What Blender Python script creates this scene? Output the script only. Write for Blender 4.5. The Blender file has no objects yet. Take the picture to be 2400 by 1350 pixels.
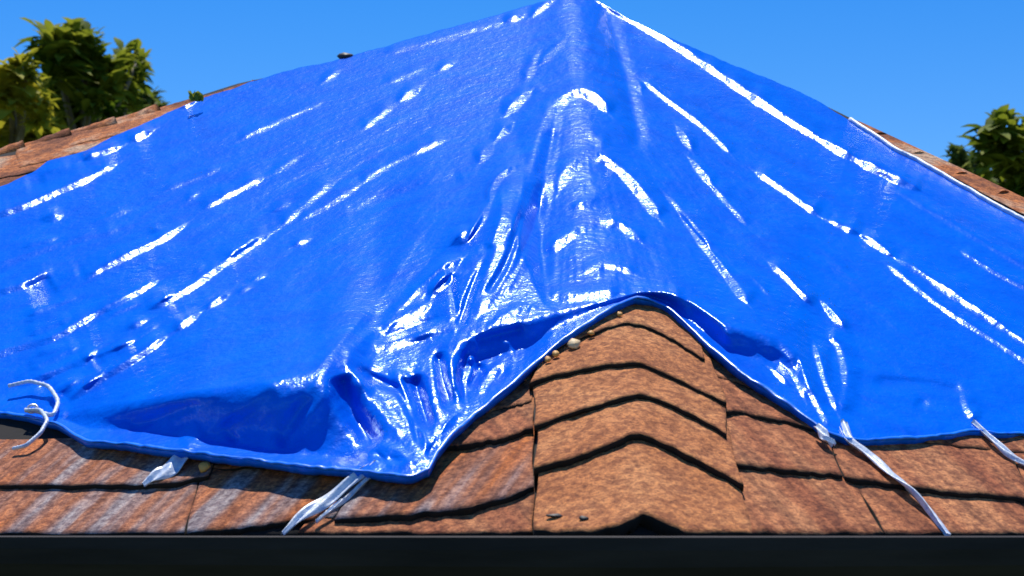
import bpy, math, random
import numpy as np
from mathutils import Vector, noise
random.seed(7); rng = np.random.default_rng(11)
S = bpy.context.scene
C = S.collection

# ------------------------------------------------------------------ camera, sky, sun
F = 4700.0                      # focal length in photograph pixels (2400 wide)
EYE_Y = 1250.0                  # eave height and eye height coincide
cd = bpy.data.cameras.new('camera'); cam = bpy.data.objects.new('camera', cd); C.objects.link(cam)
cam.rotation_euler = (math.radians(90), 0, 0)
cd.sensor_width = 36; cd.lens = 36*F/2400; cd.shift_y = (EYE_Y-675)/2400
cd.clip_start = 0.05; cd.clip_end = 2000
cd.dof.use_dof = True; cd.dof.focus_distance = 5.0; cd.dof.aperture_fstop = 7.0
S.camera = cam
SUN = Vector((-0.05, 0.385, 0.92)).normalized()
W = bpy.data.worlds.new('World'); S.world = W; W.use_nodes = True
wn = W.node_tree; wn.nodes.clear()
sky = wn.nodes.new('ShaderNodeTexSky'); sky.sky_type = 'NISHITA'; sky.sun_disc = False
sky.sun_elevation = math.asin(SUN.z); sky.sun_rotation = math.atan2(SUN.x, SUN.y)
sky.air_density = 1.0; sky.dust_density = 0.0; sky.ozone_density = 5.0
hs = wn.nodes.new('ShaderNodeHueSaturation'); hs.inputs['Saturation'].default_value = 1.41; hs.inputs['Hue'].default_value = .512
bg = wn.nodes.new('ShaderNodeBackground'); bg.inputs['Strength'].default_value = 0.14
wo = wn.nodes.new('ShaderNodeOutputWorld')
wn.links.new(sky.outputs[0], hs.inputs['Color']); wn.links.new(hs.outputs[0], bg.inputs[0]); wn.links.new(bg.outputs[0], wo.inputs[0])
sl = bpy.data.lights.new('sun', 'SUN'); so = bpy.data.objects.new('sun', sl); C.objects.link(so)
sl.energy = 5.0; sl.angle = math.radians(0.5); sl.color = (1, 0.95, 0.87)
so.rotation_euler = SUN.to_track_quat('Z', 'Y').to_euler(); so.location = (0, 6, 12)
S.view_settings.view_transform = 'Standard'; S.view_settings.look = 'None'
S.view_settings.exposure = 0.0; S.view_settings.gamma = 1.0

# ------------------------------------------------------------------ helpers
def mat(name, build):
    m = bpy.data.materials.new(name); m.use_nodes = True
    nt = m.node_tree; nt.nodes.clear()
    o = nt.nodes.new('ShaderNodeOutputMaterial'); p = nt.nodes.new('ShaderNodeBsdfPrincipled')
    nt.links.new(p.outputs[0], o.inputs[0]); build(nt, p); return m
def nd(nt, t, **k):
    n = nt.nodes.new(t)
    for a, v in k.items():
        if a in n.inputs: n.inputs[a].default_value = v
        else: setattr(n, a, v)
    return n
def noise_tex(nt, scale, detail=4, rough=0.6, vec=None, stretch=None, rot=None):
    tc = nt.nodes.new('ShaderNodeTexCoord'); n = nt.nodes.new('ShaderNodeTexNoise')
    n.inputs['Scale'].default_value = scale; n.inputs['Detail'].default_value = detail; n.inputs['Roughness'].default_value = rough
    if stretch:
        mp = nt.nodes.new('ShaderNodeMapping'); mp.inputs['Scale'].default_value = stretch
        if rot: mp.inputs['Rotation'].default_value = rot
        nt.links.new(tc.outputs['Object'], mp.inputs[0]); nt.links.new(mp.outputs[0], n.inputs['Vector'])
    else: nt.links.new(tc.outputs['Object'], n.inputs['Vector'])
    return n
def ramp(nt, src, stops):
    r = nt.nodes.new('ShaderNodeValToRGB'); e = r.color_ramp.elements
    while len(e) < len(stops): e.new(0.5)
    for el, (p, c) in zip(e, stops): el.position = p; el.color = (*c, 1)
    nt.links.new(src, r.inputs[0]); return r
def mix(nt, a, b, fac, mode='MIX'):
    m = nt.nodes.new('ShaderNodeMixRGB'); m.blend_type = mode
    for s, v in ((1, a), (2, b), (0, fac)):
        if hasattr(v, 'links'): nt.links.new(v, m.inputs[s])
        else: m.inputs[s].default_value = v if s == 0 else (*v, 1)
    return m.outputs[0]
def bump(nt, p, h, strength, dist, prev=None):
    b = nt.nodes.new('ShaderNodeBump'); b.inputs['Strength'].default_value = strength; b.inputs['Distance'].default_value = dist
    nt.links.new(h, b.inputs['Height'])
    if prev: nt.links.new(prev, b.inputs['Normal'])
    nt.links.new(b.outputs[0], p.inputs['Normal']); return b.outputs[0]

def link(name, me, m=None, parent=None, smooth=True):
    o = bpy.data.objects.new(name, me); C.objects.link(o)
    if m: me.materials.append(m)
    if parent: o.parent = parent
    if smooth: me.polygons.foreach_set('use_smooth', [True]*len(me.polygons))
    return o
def mesh(name, vs, fs):
    me = bpy.data.meshes.new(name); me.from_pydata([tuple(v) for v in vs], [], fs); me.update(); return me
def grid_mesh(name, P):          # P: (N, M, 3) numpy
    N, M = P.shape[:2]
    me = bpy.data.meshes.new(name)
    me.vertices.add(N*M); me.vertices.foreach_set('co', P.reshape(-1).astype(np.float32))
    i = np.arange(N-1)[:, None]*M+np.arange(M-1)[None, :]
    q = np.stack([i, i+M, i+M+1, i+1], -1).reshape(-1, 4)
    me.loops.add(q.size); me.loops.foreach_set('vertex_index', q.reshape(-1).astype(np.int32))
    me.polygons.add(len(q)); me.polygons.foreach_set('loop_start', (np.arange(len(q))*4).astype(np.int32))
    me.update(calc_edges=True); me.validate(); return me
def tag(o, label, cat, group=None, kind=None):
    o['label'] = label; o['category'] = cat
    if group: o['group'] = group
    if kind: o['kind'] = kind
    return o
def empty(name, loc=(0, 0, 0)):
    o = bpy.data.objects.new(name, None); o.location = loc; C.objects.link(o); o.empty_display_size = .2; return o

# the two roof planes: camera stands at the origin, eaves lie in the plane Z = 0
c_, m_ = 0.38, 1.91
X0, Y0 = 0.2298, 3.6
aL = Y0 + c_*X0; aR = Y0 - c_*X0
def base_depth(px, py, soft=0.0):
    x = (np.asarray(px, float)-1200)/F; z = (EYE_Y-np.asarray(py, float))/F
    yl = aL/(1+c_*x-m_*z); yr = aR/(1-c_*x-m_*z)
    if soft > 0:
        d = yl-yr
        return 0.5*(yl+yr+d*d/np.sqrt(d*d+soft*soft))
    return np.maximum(yl, yr)
def at(px, py, lift=0.0, soft=0.0):
    px = np.asarray(px, float); py = np.asarray(py, float)
    Y = base_depth(px, py, soft)-lift
    return np.stack([(px-1200)/F*Y, Y, (EYE_Y-py)/F*Y], -1)
def pt(px, py, Y): return Vector(((px-1200)/F*Y, Y, (EYE_Y-py)/F*Y))
def interp(x, pts, k=1):
    p = np.array(pts, float); return np.interp(x, p[:, 0], p[:, k])

# smooth value noise on numpy arrays
def vnoise(x, y, seed=0):
    r = np.random.default_rng(seed); T = r.random((256, 256))*2-1
    xi = np.floor(x).astype(int); yi = np.floor(y).astype(int); fx = x-xi; fy = y-yi
    fx = fx*fx*fx*(fx*(fx*6-15)+10); fy = fy*fy*fy*(fy*(fy*6-15)+10)
    g = lambda a, b: T[a & 255, b & 255]
    return (g(xi, yi)*(1-fx)+g(xi+1, yi)*fx)*(1-fy)+(g(xi, yi+1)*(1-fx)+g(xi+1, yi+1)*fx)*fy
def fbm(x, y, seed=0, o=4):
    s = 0; a = 1
    for i in range(o): s = s+a*vnoise(x*2**i, y*2**i, seed+i); a *= .5
    return s

# ------------------------------------------------------------------ materials
def b_tarp(nt, p):
    n1 = noise_tex(nt, 9, 5, .6); n2 = noise_tex(nt, 170, 2, .5)
    c = ramp(nt, n1.outputs[0], [(.3, (0, .105, .76)), (.7, (0, .16, .90))])
    nt.links.new(c.outputs[0], p.inputs['Base Color'])
    p.inputs['Roughness'].default_value = .225; p.inputs['IOR'].default_value = 1.5; p.inputs['Specular Tint'].default_value = (.12, .6, 1, 1)
    n3 = noise_tex(nt, 38, 3, .6)
    a = bump(nt, p, n3.outputs[0], .5, .006); bump(nt, p, n2.outputs[0], .25, .0012, a)
M_tarp = mat('blue_tarp', b_tarp)
def b_hem(nt, p):
    n1 = noise_tex(nt, 30, 3)
    c = ramp(nt, n1.outputs[0], [(.3, (.002, .16, .9)), (.7, (.02, .27, .95))])
    nt.links.new(c.outputs[0], p.inputs['Base Color']); p.inputs['Roughness'].default_value = .3
    bump(nt, p, n1.outputs[0], .4, .003)
M_hem = mat('blue_hem', b_hem)
def flat(name, a, b_, r=.7, sc=20):
    def b(nt, p):
        n = noise_tex(nt, sc, 4); c = ramp(nt, n.outputs[0], [(.3, a), (.7, b_)])
        nt.links.new(c.outputs[0], p.inputs['Base Color']); p.inputs['Roughness'].default_value = r
        bump(nt, p, n.outputs[0], .4, .005)
    return mat(name, b)
def shingle(name, cols, streak=True, rot=0.6):
    def b(nt, p):
        g = noise_tex(nt, 150, 4, .75); w = noise_tex(nt, 5, 5, .6)
        tc = nt.nodes.new('ShaderNodeTexCoord'); cb = nt.nodes.new('ShaderNodeCombineXYZ')
        for i_, (vec_, k_) in enumerate((((1, rot, 0), 1.0), ((-rot, 1, 0), .10), ((0, 0, 1), .10))):
            vm = nt.nodes.new('ShaderNodeVectorMath'); vm.operation = 'DOT_PRODUCT'; vm.inputs[1].default_value = [q*k_ for q in vec_]
            nt.links.new(tc.outputs['Object'], vm.inputs[0]); nt.links.new(vm.outputs['Value'], cb.inputs[i_])
        st = nt.nodes.new('ShaderNodeTexNoise'); st.inputs['Scale'].default_value = 60; st.inputs['Detail'].default_value = 3; nt.links.new(cb.outputs[0], st.inputs['Vector'])
        blot = noise_tex(nt, 55, 2, .5)
        if streak:
            w = nt.nodes.new('ShaderNodeTexNoise'); w.inputs['Scale'].default_value = 13; w.inputs['Detail'].default_value = 3; nt.links.new(cb.outputs[0], w.inputs['Vector'])
        a = ramp(nt, w.outputs[0], [(.36, cols[0]), (.5, cols[1]), (.62, cols[2])])
        gr = ramp(nt, g.outputs[0], [(.36, (.35, .30, .32)), (.5, (.95, .95, .95)), (.66, (1.5, 1.5, 1.2))])
        o = mix(nt, a.outputs[0], gr.outputs[0], .75, 'MULTIPLY')
        bl = ramp(nt, blot.outputs[0], [(.38, (.58, .50, .50)), (.60, (1.2, 1.2, 1.1))]); o = mix(nt, o, bl.outputs[0], .85, 'MULTIPLY')
        if streak:
            s = ramp(nt, st.outputs[0], [(.35, (.55, .5, .52)), (.6, (1.15, 1.1, 1.05))])
            o = mix(nt, o, s.outputs[0], .8, 'MULTIPLY')
        nt.links.new(o, p.inputs['Base Color']); p.inputs['Roughness'].default_value = .85
        p.inputs['Specular IOR Level'].default_value = .2
        bump(nt, p, g.outputs[0], .6, .004)
    return mat(name, b)
M_cap = shingle('cap_shingle', [(.44, .155, .055), (.52, .195, .072), (.58, .24, .095)], False)
M_shR = shingle('brown_shingle', [(.34, .11, .05), (.46, .17, .075), (.52, .22, .10)], True, .38)
M_shL = shingle('weathered_shingle', [(.54, .17, .05), (.38, .17, .11), (.36, .31, .33)], True, -.38)
M_deck = flat('underlay', (.003, .0025, .002), (.008, .006, .005), .95)
M_tile = shingle('orange_tile', [(.22, .07, .03), (.52, .17, .05), (.55, .36, .24)], False)
def b_dark(nt, p):
    n = noise_tex(nt, 6, 4, stretch=(.4, .4, 3))
    c = ramp(nt, n.outputs[0], [(.3, (.013, .010, .009)), (.7, (.032, .026, .024))])
    nt.links.new(c.outputs[0], p.inputs['Base Color']); p.inputs['Roughness'].default_value = .75; p.inputs['Specular IOR Level'].default_value = .25
    n2 = noise_tex(nt, 40, 3); bump(nt, p, n2.outputs[0], .15, .003)
M_dark = mat('charcoal_paint', b_dark)
def b_wall(nt, p):
    n = noise_tex(nt, 30, 4); c = ramp(nt, n.outputs[0], [(.3, (.35, .31, .25)), (.7, (.42, .38, .31))])
    nt.links.new(c.outputs[0], p.inputs['Base Color']); p.inputs['Roughness'].default_value = .9; bump(nt, p, n.outputs[0], .5, .01)
M_wall = mat('stucco', b_wall)
def b_strap(nt, p):
    n = noise_tex(nt, 60, 3, stretch=(1, 1, 1)); c = ramp(nt, n.outputs[0], [(.35, (.42, .55, .75)), (.6, (.80, .84, .88))])
    nt.links.new(c.outputs[0], p.inputs['Base Color']); p.inputs['Roughness'].default_value = .4; bump(nt, p, n.outputs[0], .5, .003)
M_metal = flat('worn_metal', (.55, .55, .58), (.75, .75, .78), .35)
M_metal.node_tree.nodes['Principled BSDF'].inputs['Metallic'].default_value = .8
M_strap = mat('white_webbing', b_strap)
def leafmat(name, a, b_):
    def b(nt, p):
        oi = noise_tex(nt, 3.5, 3); c = ramp(nt, oi.outputs[0], [(.35, a), (.65, b_)])
        nt.links.new(c.outputs[0], p.inputs['Base Color']); p.inputs['Roughness'].default_value = .7; p.inputs['Specular IOR Level'].default_value = .2
        tr = nt.nodes.new('ShaderNodeBsdfTranslucent'); nt.links.new(c.outputs[0], tr.inputs[0])
        ms = nt.nodes.new('ShaderNodeMixShader'); ms.inputs[0].default_value = .45
        out = [n for n in nt.nodes if n.type == 'OUTPUT_MATERIAL'][0]
        nt.links.new(p.outputs[0], ms.inputs[1]); nt.links.new(tr.outputs[0], ms.inputs[2]); nt.links.new(ms.outputs[0], out.inputs[0])
    return mat(name, b)
M_leaf = leafmat('green_leaf', (.08, .14, .008), (.34, .36, .03))
M_leafy = leafmat('yellow_leaf', (.22, .24, .012), (.62, .54, .05))
M_leafd = leafmat('dark_leaf', (.05, .09, .015), (.20, .24, .05))
M_bark = flat('bark', (.10, .08, .05), (.22, .18, .12))
M_dry = flat('dry_leaf', (.60, .24, .03), (.85, .45, .10), .6, 60)
M_pale = flat('pale_bit', (.75, .48, .18), (.9, .72, .45), .6, 60)
M_grass = flat('grass', (.05, .09, .02), (.10, .13, .04), .9, 3)
M_black = flat('black_rubber', (.01, .01, .01), (.03, .025, .02), .6)
M_cut_shade = flat('asphalt_edge_shade', (.008, .006, .005), (.02, .014, .010), .95)  # asphalt edge, blackened so its colour carries the shadow line under each butt

# ------------------------------------------------------------------ ground
g = link('ground', mesh('ground', [(-600, -300, -2.9), (600, -300, -2.9), (600, 900, -2.9), (-600, 900, -2.9)], [(0, 1, 2, 3)]), M_grass, smooth=False)
g['kind'] = 'structure'; g['label'] = 'green lawn around the house'

# ------------------------------------------------------------------ house: roof deck, back slopes, fascia, gutter, wall
SIL = [(-500, 487), (50, 335), (200, 297), (330, 262), (430, 233), (560, 192), (700, 163), (830, 133), (1060, 66), (1290, 2), (1345, -14), (1400, 2), (1480, 50), (1560, 88), (1730, 158), (1900, 228), (1990, 272), (2200, 372), (2400, 462), (2700, 600), (3000, 738)]
house = tag(empty('house', (0.25, 6.5, -2.9)), 'hip roofed house with tan shingles, black gutter and the blue tarp over it', 'house')
house_inv = house.matrix_basis.copy()
def hlink(name, me, m, parent=None, smooth=True):
    o = link(name, me, m, parent or house, smooth)
    if parent is None: o.location = (-0.25, -6.5, 2.9)
    return o
px = np.linspace(-500, 3000, 180)
rows = []
for v in np.linspace(0, 1, 40):
    top = interp(px, SIL)+3
    rows.append(at(px, top+(1252-top)*v, -0.012))
rows = np.array(rows)               # (40,180,3)
ridge = rows[0]
back1 = ridge+np.array([0, .5, -.22]); back2 = back1.copy(); back2[:, 1] = 12.5; back2[:, 2] = -.01
drip = rows[-1]+np.array([0, .012, -.06]); allr = np.concatenate([back2[None], back1[None], rows, drip[None]], 0)
roof = hlink('roof', grid_mesh('roof', allr), M_deck)
roof['label'] = 'hip roof slopes of tan and weathered shingles'
def rowlink(name, me, m): return hlink(name, me, m, roof)

def eave_pts(off, z):   # plan line parallel to the eaves, pushed out by off
    out = []
    for X, side in ((-1.9, -1), (X0, 0), (2.1, 1)):
        Y = (aL-c_*X) if side <= 0 else (aR+c_*X)
        out.append(Vector((X, Y-off*math.sqrt(1+c_*c_), z)))
    return out
def sweep(name, prof, m, parent=None):     # prof: list of (outward offset, z)
    cols = [eave_pts(o, z) for o, z in prof]; vs = []; fs = []
    for k in range(3):
        for cpt in cols: vs.append(cpt[k])
    n = len(prof)
    for k in range(2):
        for j in range(n): a = k*n+j; b = k*n+(j+1) % n; fs.append((a, b, b+n, a+n))
    fs += [tuple(range(n))[::-1], tuple(range(2*n, 3*n))]
    return hlink(name, mesh(name, vs, fs), m, parent, smooth=False)
sweep('fascia', [(-.06, -.012), (-.03, -.012), (-.03, -.24), (-.06, -.24)], M_dark)
gp = [(-.028, -.016), (-.028, -.13), (-.01, -.142), (.06, -.142), (.078, -.125), (.082, -.085), (.098, -.06), (.104, -.03), (.104, -.0075), (.094, -.0045), (.086, -.0075), (.086, -.018), (.093, -.02), (.093, -.032), (.087, -.056), (.07, -.086), (.066, -.12), (.055, -.13), (-.005, -.13), (-.018, -.12), (-.018, -.016)]
sweep('gutter', gp, M_dark)
wv = []; E = eave_pts(-.45, 0)
base = [(E[0].x, E[0].y), (E[1].x, E[1].y), (E[2].x, E[2].y), (2.1, 12), (-1.9, 12)]
wv = [(x, y, -2.9) for x, y in base]+[(x, y, -.03) for x, y in base]
hlink('wall', mesh('wall', wv, [(i, (i+1) % 5, (i+1) % 5+5, i+5) for i in range(5)]), M_wall, smooth=False)
sweep('soffit', [(-.46, -.21), (-.061, -.21), (-.061, -.235), (-.46, -.235)], M_dark)

# ---- shingles as real slabs
def slab(bot, top, lb, lt, thick, seed, rough=.0025, soft=.02, nu=60, nv=14, wob=3.5):
    """one shingle: bottom and top edge as pixel polylines, lifted above the deck"""
    def rs(p, n):
        p = np.array(p, float); d = np.r_[0, np.cumsum(np.hypot(*np.diff(p, axis=0).T))]; t = np.linspace(0, d[-1], n)
        return np.stack([np.interp(t, d, p[:, 0]), np.interp(t, d, p[:, 1])], -1)
    B = rs(bot, nu); T = rs(top, nu)
    r = np.arange(nu)*.23
    B[:, 1] += wob*fbm(r, r*0+seed*.7, seed)*.8
    P = np.zeros((nu, nv+4, 3))
    for j in range(nv+4):
        if j < nv:
            v = 1-j/(nv-1); q = B+(T-B)*v
            q[0, 0] += 3*math.sin(v*7+seed); q[-1, 0] += 3*math.sin(v*6+seed*2)
            l = lb+(lt-lb)*v
            nz = fbm(q[:, 0]*.02, q[:, 1]*.03, seed+3)*rough*1.6
            edge = np.minimum(np.arange(nu), np.arange(nu)[::-1]); l = l+nz-.004*np.exp(-edge/1.2)
            if v < .001: l = l-.003
            P[:, j] = at(q[:, 0], q[:, 1], l, soft)
        else:
            k = j-nv
            if k == 0:
                P[:, j] = P[:, nv-1]+np.array([0, .002, -.004])
            elif k == 1:
                jag = (1+.35*fbm(np.arange(nu)*.5, np.arange(nu)*0+seed, seed+9))[:, None]
                P[:, j] = P[:, nv-1]+np.array([0, thick*.7, -thick*1.1])*jag
            elif k == 2: P[:, j] = P[:, nv-1]+np.array([0, thick*1.9, -thick*1.1])
            else: P[:, j] = P[:, 0]+np.array([0, thick, -thick*.9])
    # side closes
    L = P[:1].copy(); R = P[-1:].copy()
    L[0, :nv] += np.array([0, thick*.9, -thick*.9]); R[0, :nv] += np.array([0, thick*.9, -thick*.9])
    return np.concatenate([L, P, R], 0)
def join_grids(name, grids, m, label=None):
    vs = []; fs = []
    for P in grids:
        o = len(vs); N, M = P.shape[:2]; vs += [tuple(v) for v in P.reshape(-1, 3)]
        fs += [(o+i*M+j, o+(i+1)*M+j, o+(i+1)*M+j+1, o+i*M+j+1) for i in range(N-1) for j in range(M-1)]
    o = rowlink(name, mesh(name, vs, fs), m); shade_cut_edges(o, [P.shape for P in grids])
    if label: o['label'] = label
    return o
def shade_cut_edges(o, shapes):  # butt and side faces get the edge colour with shade painted in
    o.data.materials.append(M_cut_shade); idx = []
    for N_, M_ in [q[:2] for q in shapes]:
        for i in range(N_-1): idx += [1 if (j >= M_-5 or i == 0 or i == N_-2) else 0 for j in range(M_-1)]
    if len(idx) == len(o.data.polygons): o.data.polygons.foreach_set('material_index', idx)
# left slope courses, lowest first
rowlink_specs = [
 ('shingle_course', M_shL, [
   ([(-300, 1252), (100, 1251), (300, 1250), (434, 1248)], [(-300, 1100), (100, 1100), (420, 1098), (470, 1092)], .014, .004, .014),
   ([(438, 1248), (560, 1240), (640, 1226), (780, 1214)], [(475, 1080), (620, 1072), (800, 1062), (900, 1056)], .018, .004, .014),
   ([(786, 1218), (850, 1212), (960, 1205), (1090, 1190), (1180, 1172), (1249, 1140)], [(880, 1060), (1000, 1040), (1080, 1035), (1150, 1015), (1200, 1000), (1252, 985)], .040, .008, .022)], 'weathered grey and orange bottom course of shingles on the left slope'),
 ('shingle_course', M_shR, [([(700, 1250), (900, 1250), (1100, 1250), (1250, 1250)], [(760, 1150), (900, 1140), (1100, 1130), (1250, 1110)], .010, .004, .010)], None),
 ('shingle_course', M_shL, [
   ([(-300, 1141), (60, 1138), (250, 1137), (400, 1132), (490, 1112)], [(-300, 1030), (60, 1030), (400, 1020), (520, 1010)], .036, .008, .02),
   ([(494, 1098), (700, 1090), (900, 1075), (1036, 1062)], [(500, 1000), (700, 990), (900, 970), (1036, 950)], .020, .005, .016)], None),
 ('shingle_course', M_shR, [
   ([(1030, 1052), (1100, 1040), (1180, 1026), (1252, 1002)], [(1030, 945), (1100, 925), (1180, 905), (1252, 890)], .045, .012, .022)], None),
 ('shingle_course', M_shR, [([(1110, 974), (1160, 962), (1248, 940)], [(1110, 870), (1180, 850), (1250, 830)], .038, .014, .012)], None),
 ('shingle_course', M_shR, [([(1150, 912), (1200, 905), (1262, 880)], [(1180, 800), (1230, 780), (1290, 770)], .036, .018, .010)], None),
 # right slope
 ('shingle_course', M_shR, [
   ([(1690, 1250), (1850, 1251), (2072, 1251)], [(1690, 1050), (1850, 1060), (1968, 1078)], .016, .004, .014),
   ([(2076, 1250), (2250, 1251), (2440, 1252)], [(1972, 1080), (2140, 1095), (2345, 1115)], .017, .004, .014),
   ([(2444, 1251), (2600, 1252), (2900, 1252)], [(2350, 1118), (2500, 1130), (2800, 1150)], .016, .004, .014)], 'tan bottom course of shingles on the right slope'),
 ('shingle_course', M_shR, [
   ([(1700, 1086), (1750, 1093), (1860, 1102), (1975, 1116)], [(1680, 940), (1740, 945), (1830, 955), (1921, 975)], .034, .008, .02),
   ([(1979, 1118), (2130, 1140), (2250, 1155), (2420, 1172)], [(1925, 978), (2060, 1000), (2180, 1010), (2340, 1020)], .036, .008, .02),
   ([(2425, 1174), (2600, 1185), (2900, 1200)], [(2345, 1022), (2500, 1035), (2800, 1060)], .034, .008, .02)], None),
 ('shingle_course', M_shR, [
   ([(1670, 952), (1700, 962), (1800, 978), (1925, 1008)], [(1660, 840), (1700, 845), (1780, 860), (1860, 880)], .036, .012, .016),
   ([(1930, 1010), (2100, 1030), (2260, 1048), (2330, 1056)], [(1870, 880), (2060, 900), (2180, 915), (2260, 925)], .022, .012, .012),
   ([(2334, 1056), (2600, 1080), (2900, 1100)], [(2264, 930), (2500, 950), (2800, 980)], .022, .012, .012)], None),
 ('shingle_course', M_shR, [([(1650, 868), (1690, 885), (1745, 903), (1800, 925)], [(1620, 760), (1680, 790), (1740, 800), (1790, 830)], .030, .016, .008)], None),
]
sd = 20
for name, m, pieces, lab in rowlink_specs:
    gs = []
    for (b, t, lb, lt, th) in pieces:
        sd += 1; gs.append(slab(b, t, lb, lt, th, sd))
    join_grids(name, gs, m, lab)
# hip caps, lowest first (bottom edge, top edge tucked under the next cap)
caps = [
 ([(1252, 1240), (1300, 1247), (1385, 1246), (1440, 1236), (1508, 1204), (1560, 1226), (1610, 1248), (1700, 1249), (1762, 1248)], [(1262, 1060), (1380, 1022), (1470, 980), (1500, 976), (1560, 1000), (1650, 1045), (1728, 1095)], .05, .02, .020),
 ([(1254, 1098), (1380, 1062), (1470, 1022), (1500, 1016), (1560, 1040), (1650, 1084), (1742, 1136)], [(1262, 955), (1380, 920), (1470, 890), (1500, 888), (1560, 908), (1630, 945), (1700, 985)], .062, .03, .012),
 ([(1254, 998), (1340, 968), (1430, 940), (1495, 922), (1560, 942), (1620, 970), (1706, 1018)], [(1250, 870), (1340, 842), (1440, 815), (1500, 812), (1560, 830), (1640, 870), (1690, 905)], .068, .04, .008),
 ([(1240, 897), (1300, 878), (1430, 853), (1500, 851), (1560, 874), (1630, 910), (1702, 946)], [(1300, 760), (1380, 735), (1450, 722), (1490, 720), (1540, 735), (1600, 775), (1660, 815)], .076, .05, .010),
 ([(1268, 838), (1340, 800), (1420, 768), (1475, 756), (1530, 770), (1580, 796), (1650, 842)], [(1340, 690), (1400, 660), (1450, 650), (1490, 650), (1540, 665), (1600, 700), (1640, 740)], .080, .055, .010),
]
for k, (b, t, lb, lt, th) in enumerate(caps):
    P = slab(b, t, lb, lt, th, 60+k, rough=.0025, soft=.07, nu=80, nv=18, wob=2.0)
    o = rowlink('hip_cap', grid_mesh('hip_cap', P), M_cap); shade_cut_edges(o, [P.shape])
    if k == 0: o['label'] = 'lowest hip cap shingle with two small dark chips in its corner'
# chips in the lowest cap
def lump(name, px_, py_, lift, sx, sy, m, parent=None, seed=0, soft=.07, flatn=.4):
    Y = float(base_depth(px_, py_, soft))-lift; k = Y/F
    vs = []; fs = []; n = 10; mm = 6
    cpt = pt(px_, py_, Y)
    for i in range(n):
        for j in range(mm):
            th = 2*math.pi*i/n; ph = math.pi*j/(mm-1)
            rr = 1+.5*noise.noise(Vector((math.cos(th)*1.3+seed, math.sin(th)*1.3, ph)))
            x = sx*k*math.cos(th)*math.sin(ph)*rr; z = sy*k*math.sin(th)*math.sin(ph)*rr; y = -flatn*sx*k*math.cos(ph)
            vs.append(cpt+Vector((x, y+z*.6, z)))
    for i in range(n):
        for j in range(mm-1): a = i*mm+j; b = ((i+1) % n)*mm+j; fs.append((a, b, b+1, a+1))
    return mesh(name, vs, fs)
for (a, b, sx, sy) in ((1300, 1209, 22, 5), (1368, 1215, 13, 6)):
    rowlink('chip', lump('chip', a, b, .052, sx, sy, M_black, seed=a), M_black)

# ---- ridge tiles left bare at both ends of the tarp
def barrel(p0, p1, w0, w1, bulge, m, seed, label=None):
    a = Vector(at(*p0, .0).tolist()); b = Vector(at(*p1, .0).tolist()); d = (b-a); L = d.length; d.normalize()
    up = Vector((0, 0, 1)); up = (up-d*up.dot(d)).normalized(); s = d.cross(up)
    vs = []; fs = []; n = 12; M = 14
    for j in range(M):
        t = j/(M-1); w = w0+(w1-w0)*t; c0 = a+d*L*t+up*(-.045+bulge*t)
        c0 += up*.006*noise.noise(Vector((t*4, seed, 0)))
        for shell in (1.0, .78):
            for i in range(n):
                th = math.pi*i/(n-1); r = w*shell*(1+.06*noise.noise(Vector((th*2, t*5, seed))))
                vs.append(c0+s*r*math.cos(th)*1.3+up*r*math.sin(th))
    K = 2*n
    for j in range(M-1):
        for i in range(n-1):
            fs.append((j*K+i, j*K+i+1, (j+1)*K+i+1, (j+1)*K+i)); fs.append((j*K+n+i, (j+1)*K+n+i, (j+1)*K+n+i+1, j*K+n+i+1))
        fs.append((j*K, (j+1)*K, (j+1)*K+n, j*K+n)); fs.append((j*K+n-1, j*K+2*n-1, (j+1)*K+2*n-1, (j+1)*K+n-1))
    for j in (0, M-1):
        for i in range(n-1): fs.append((j*K+i, j*K+n+i, j*K+n+i+1, j*K+i+1))
    o = rowlink('ridge_tile', mesh('ridge_tile', vs, fs), m)
    if label: o['label'] = label
tl = [(-320, 440), (-200, 407), (-80, 372), (40, 340), (150, 312), (255, 285), (350, 256), (430, 236), (505, 215), (575, 190)]
for k in range(len(tl)-1):
    barrel(tl[k], (tl[k+1][0]+14, tl[k+1][1]-4), .040, .050 if k < 6 else .036, .006, M_tile, k)
tr = [(1985, 276), (2060, 315), (2150, 360), (2250, 408), (2350, 452), (2450, 498), (2560, 548), (2680, 604)]
for k in range(len(tr)-1):
    barrel((tr[k][0], tr[k][1]-3), (tr[k+1][0]+8, tr[k+1][1]), .040, .046, .006, M_tile, 30+k)
# bare shingles beside the ridge at upper left
gs = []
for i, (x0, x1, yb0, yb1, yt) in enumerate(((-320, 60, 520, 440, 60), (-320, 190, 480, 382, 55), (40, 330, 395, 322, 55), (150, 470, 350, 262, 40))):
    gs.append(slab([(x0, yb0), ((x0+x1)/2, (yb0+yb1)/2), (x1, yb1)], [(x0, yb0-yt), ((x0+x1)/2, (yb0+yb1)/2-yt), (x1, yb1-yt*.7)], .02, .005, .012, 80+i, nu=50))
join_grids('shingle_course', gs, M_tile, 'reddish bare shingles above the edge of the tarp at upper left')
gs = [slab([(2000, 300), (2300, 450), (2700, 660)], [(2010, 282), (2310, 420), (2700, 606)], .012, .005, .008, 91, nu=50)]
join_grids('shingle_course', gs, M_tile)

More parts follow.
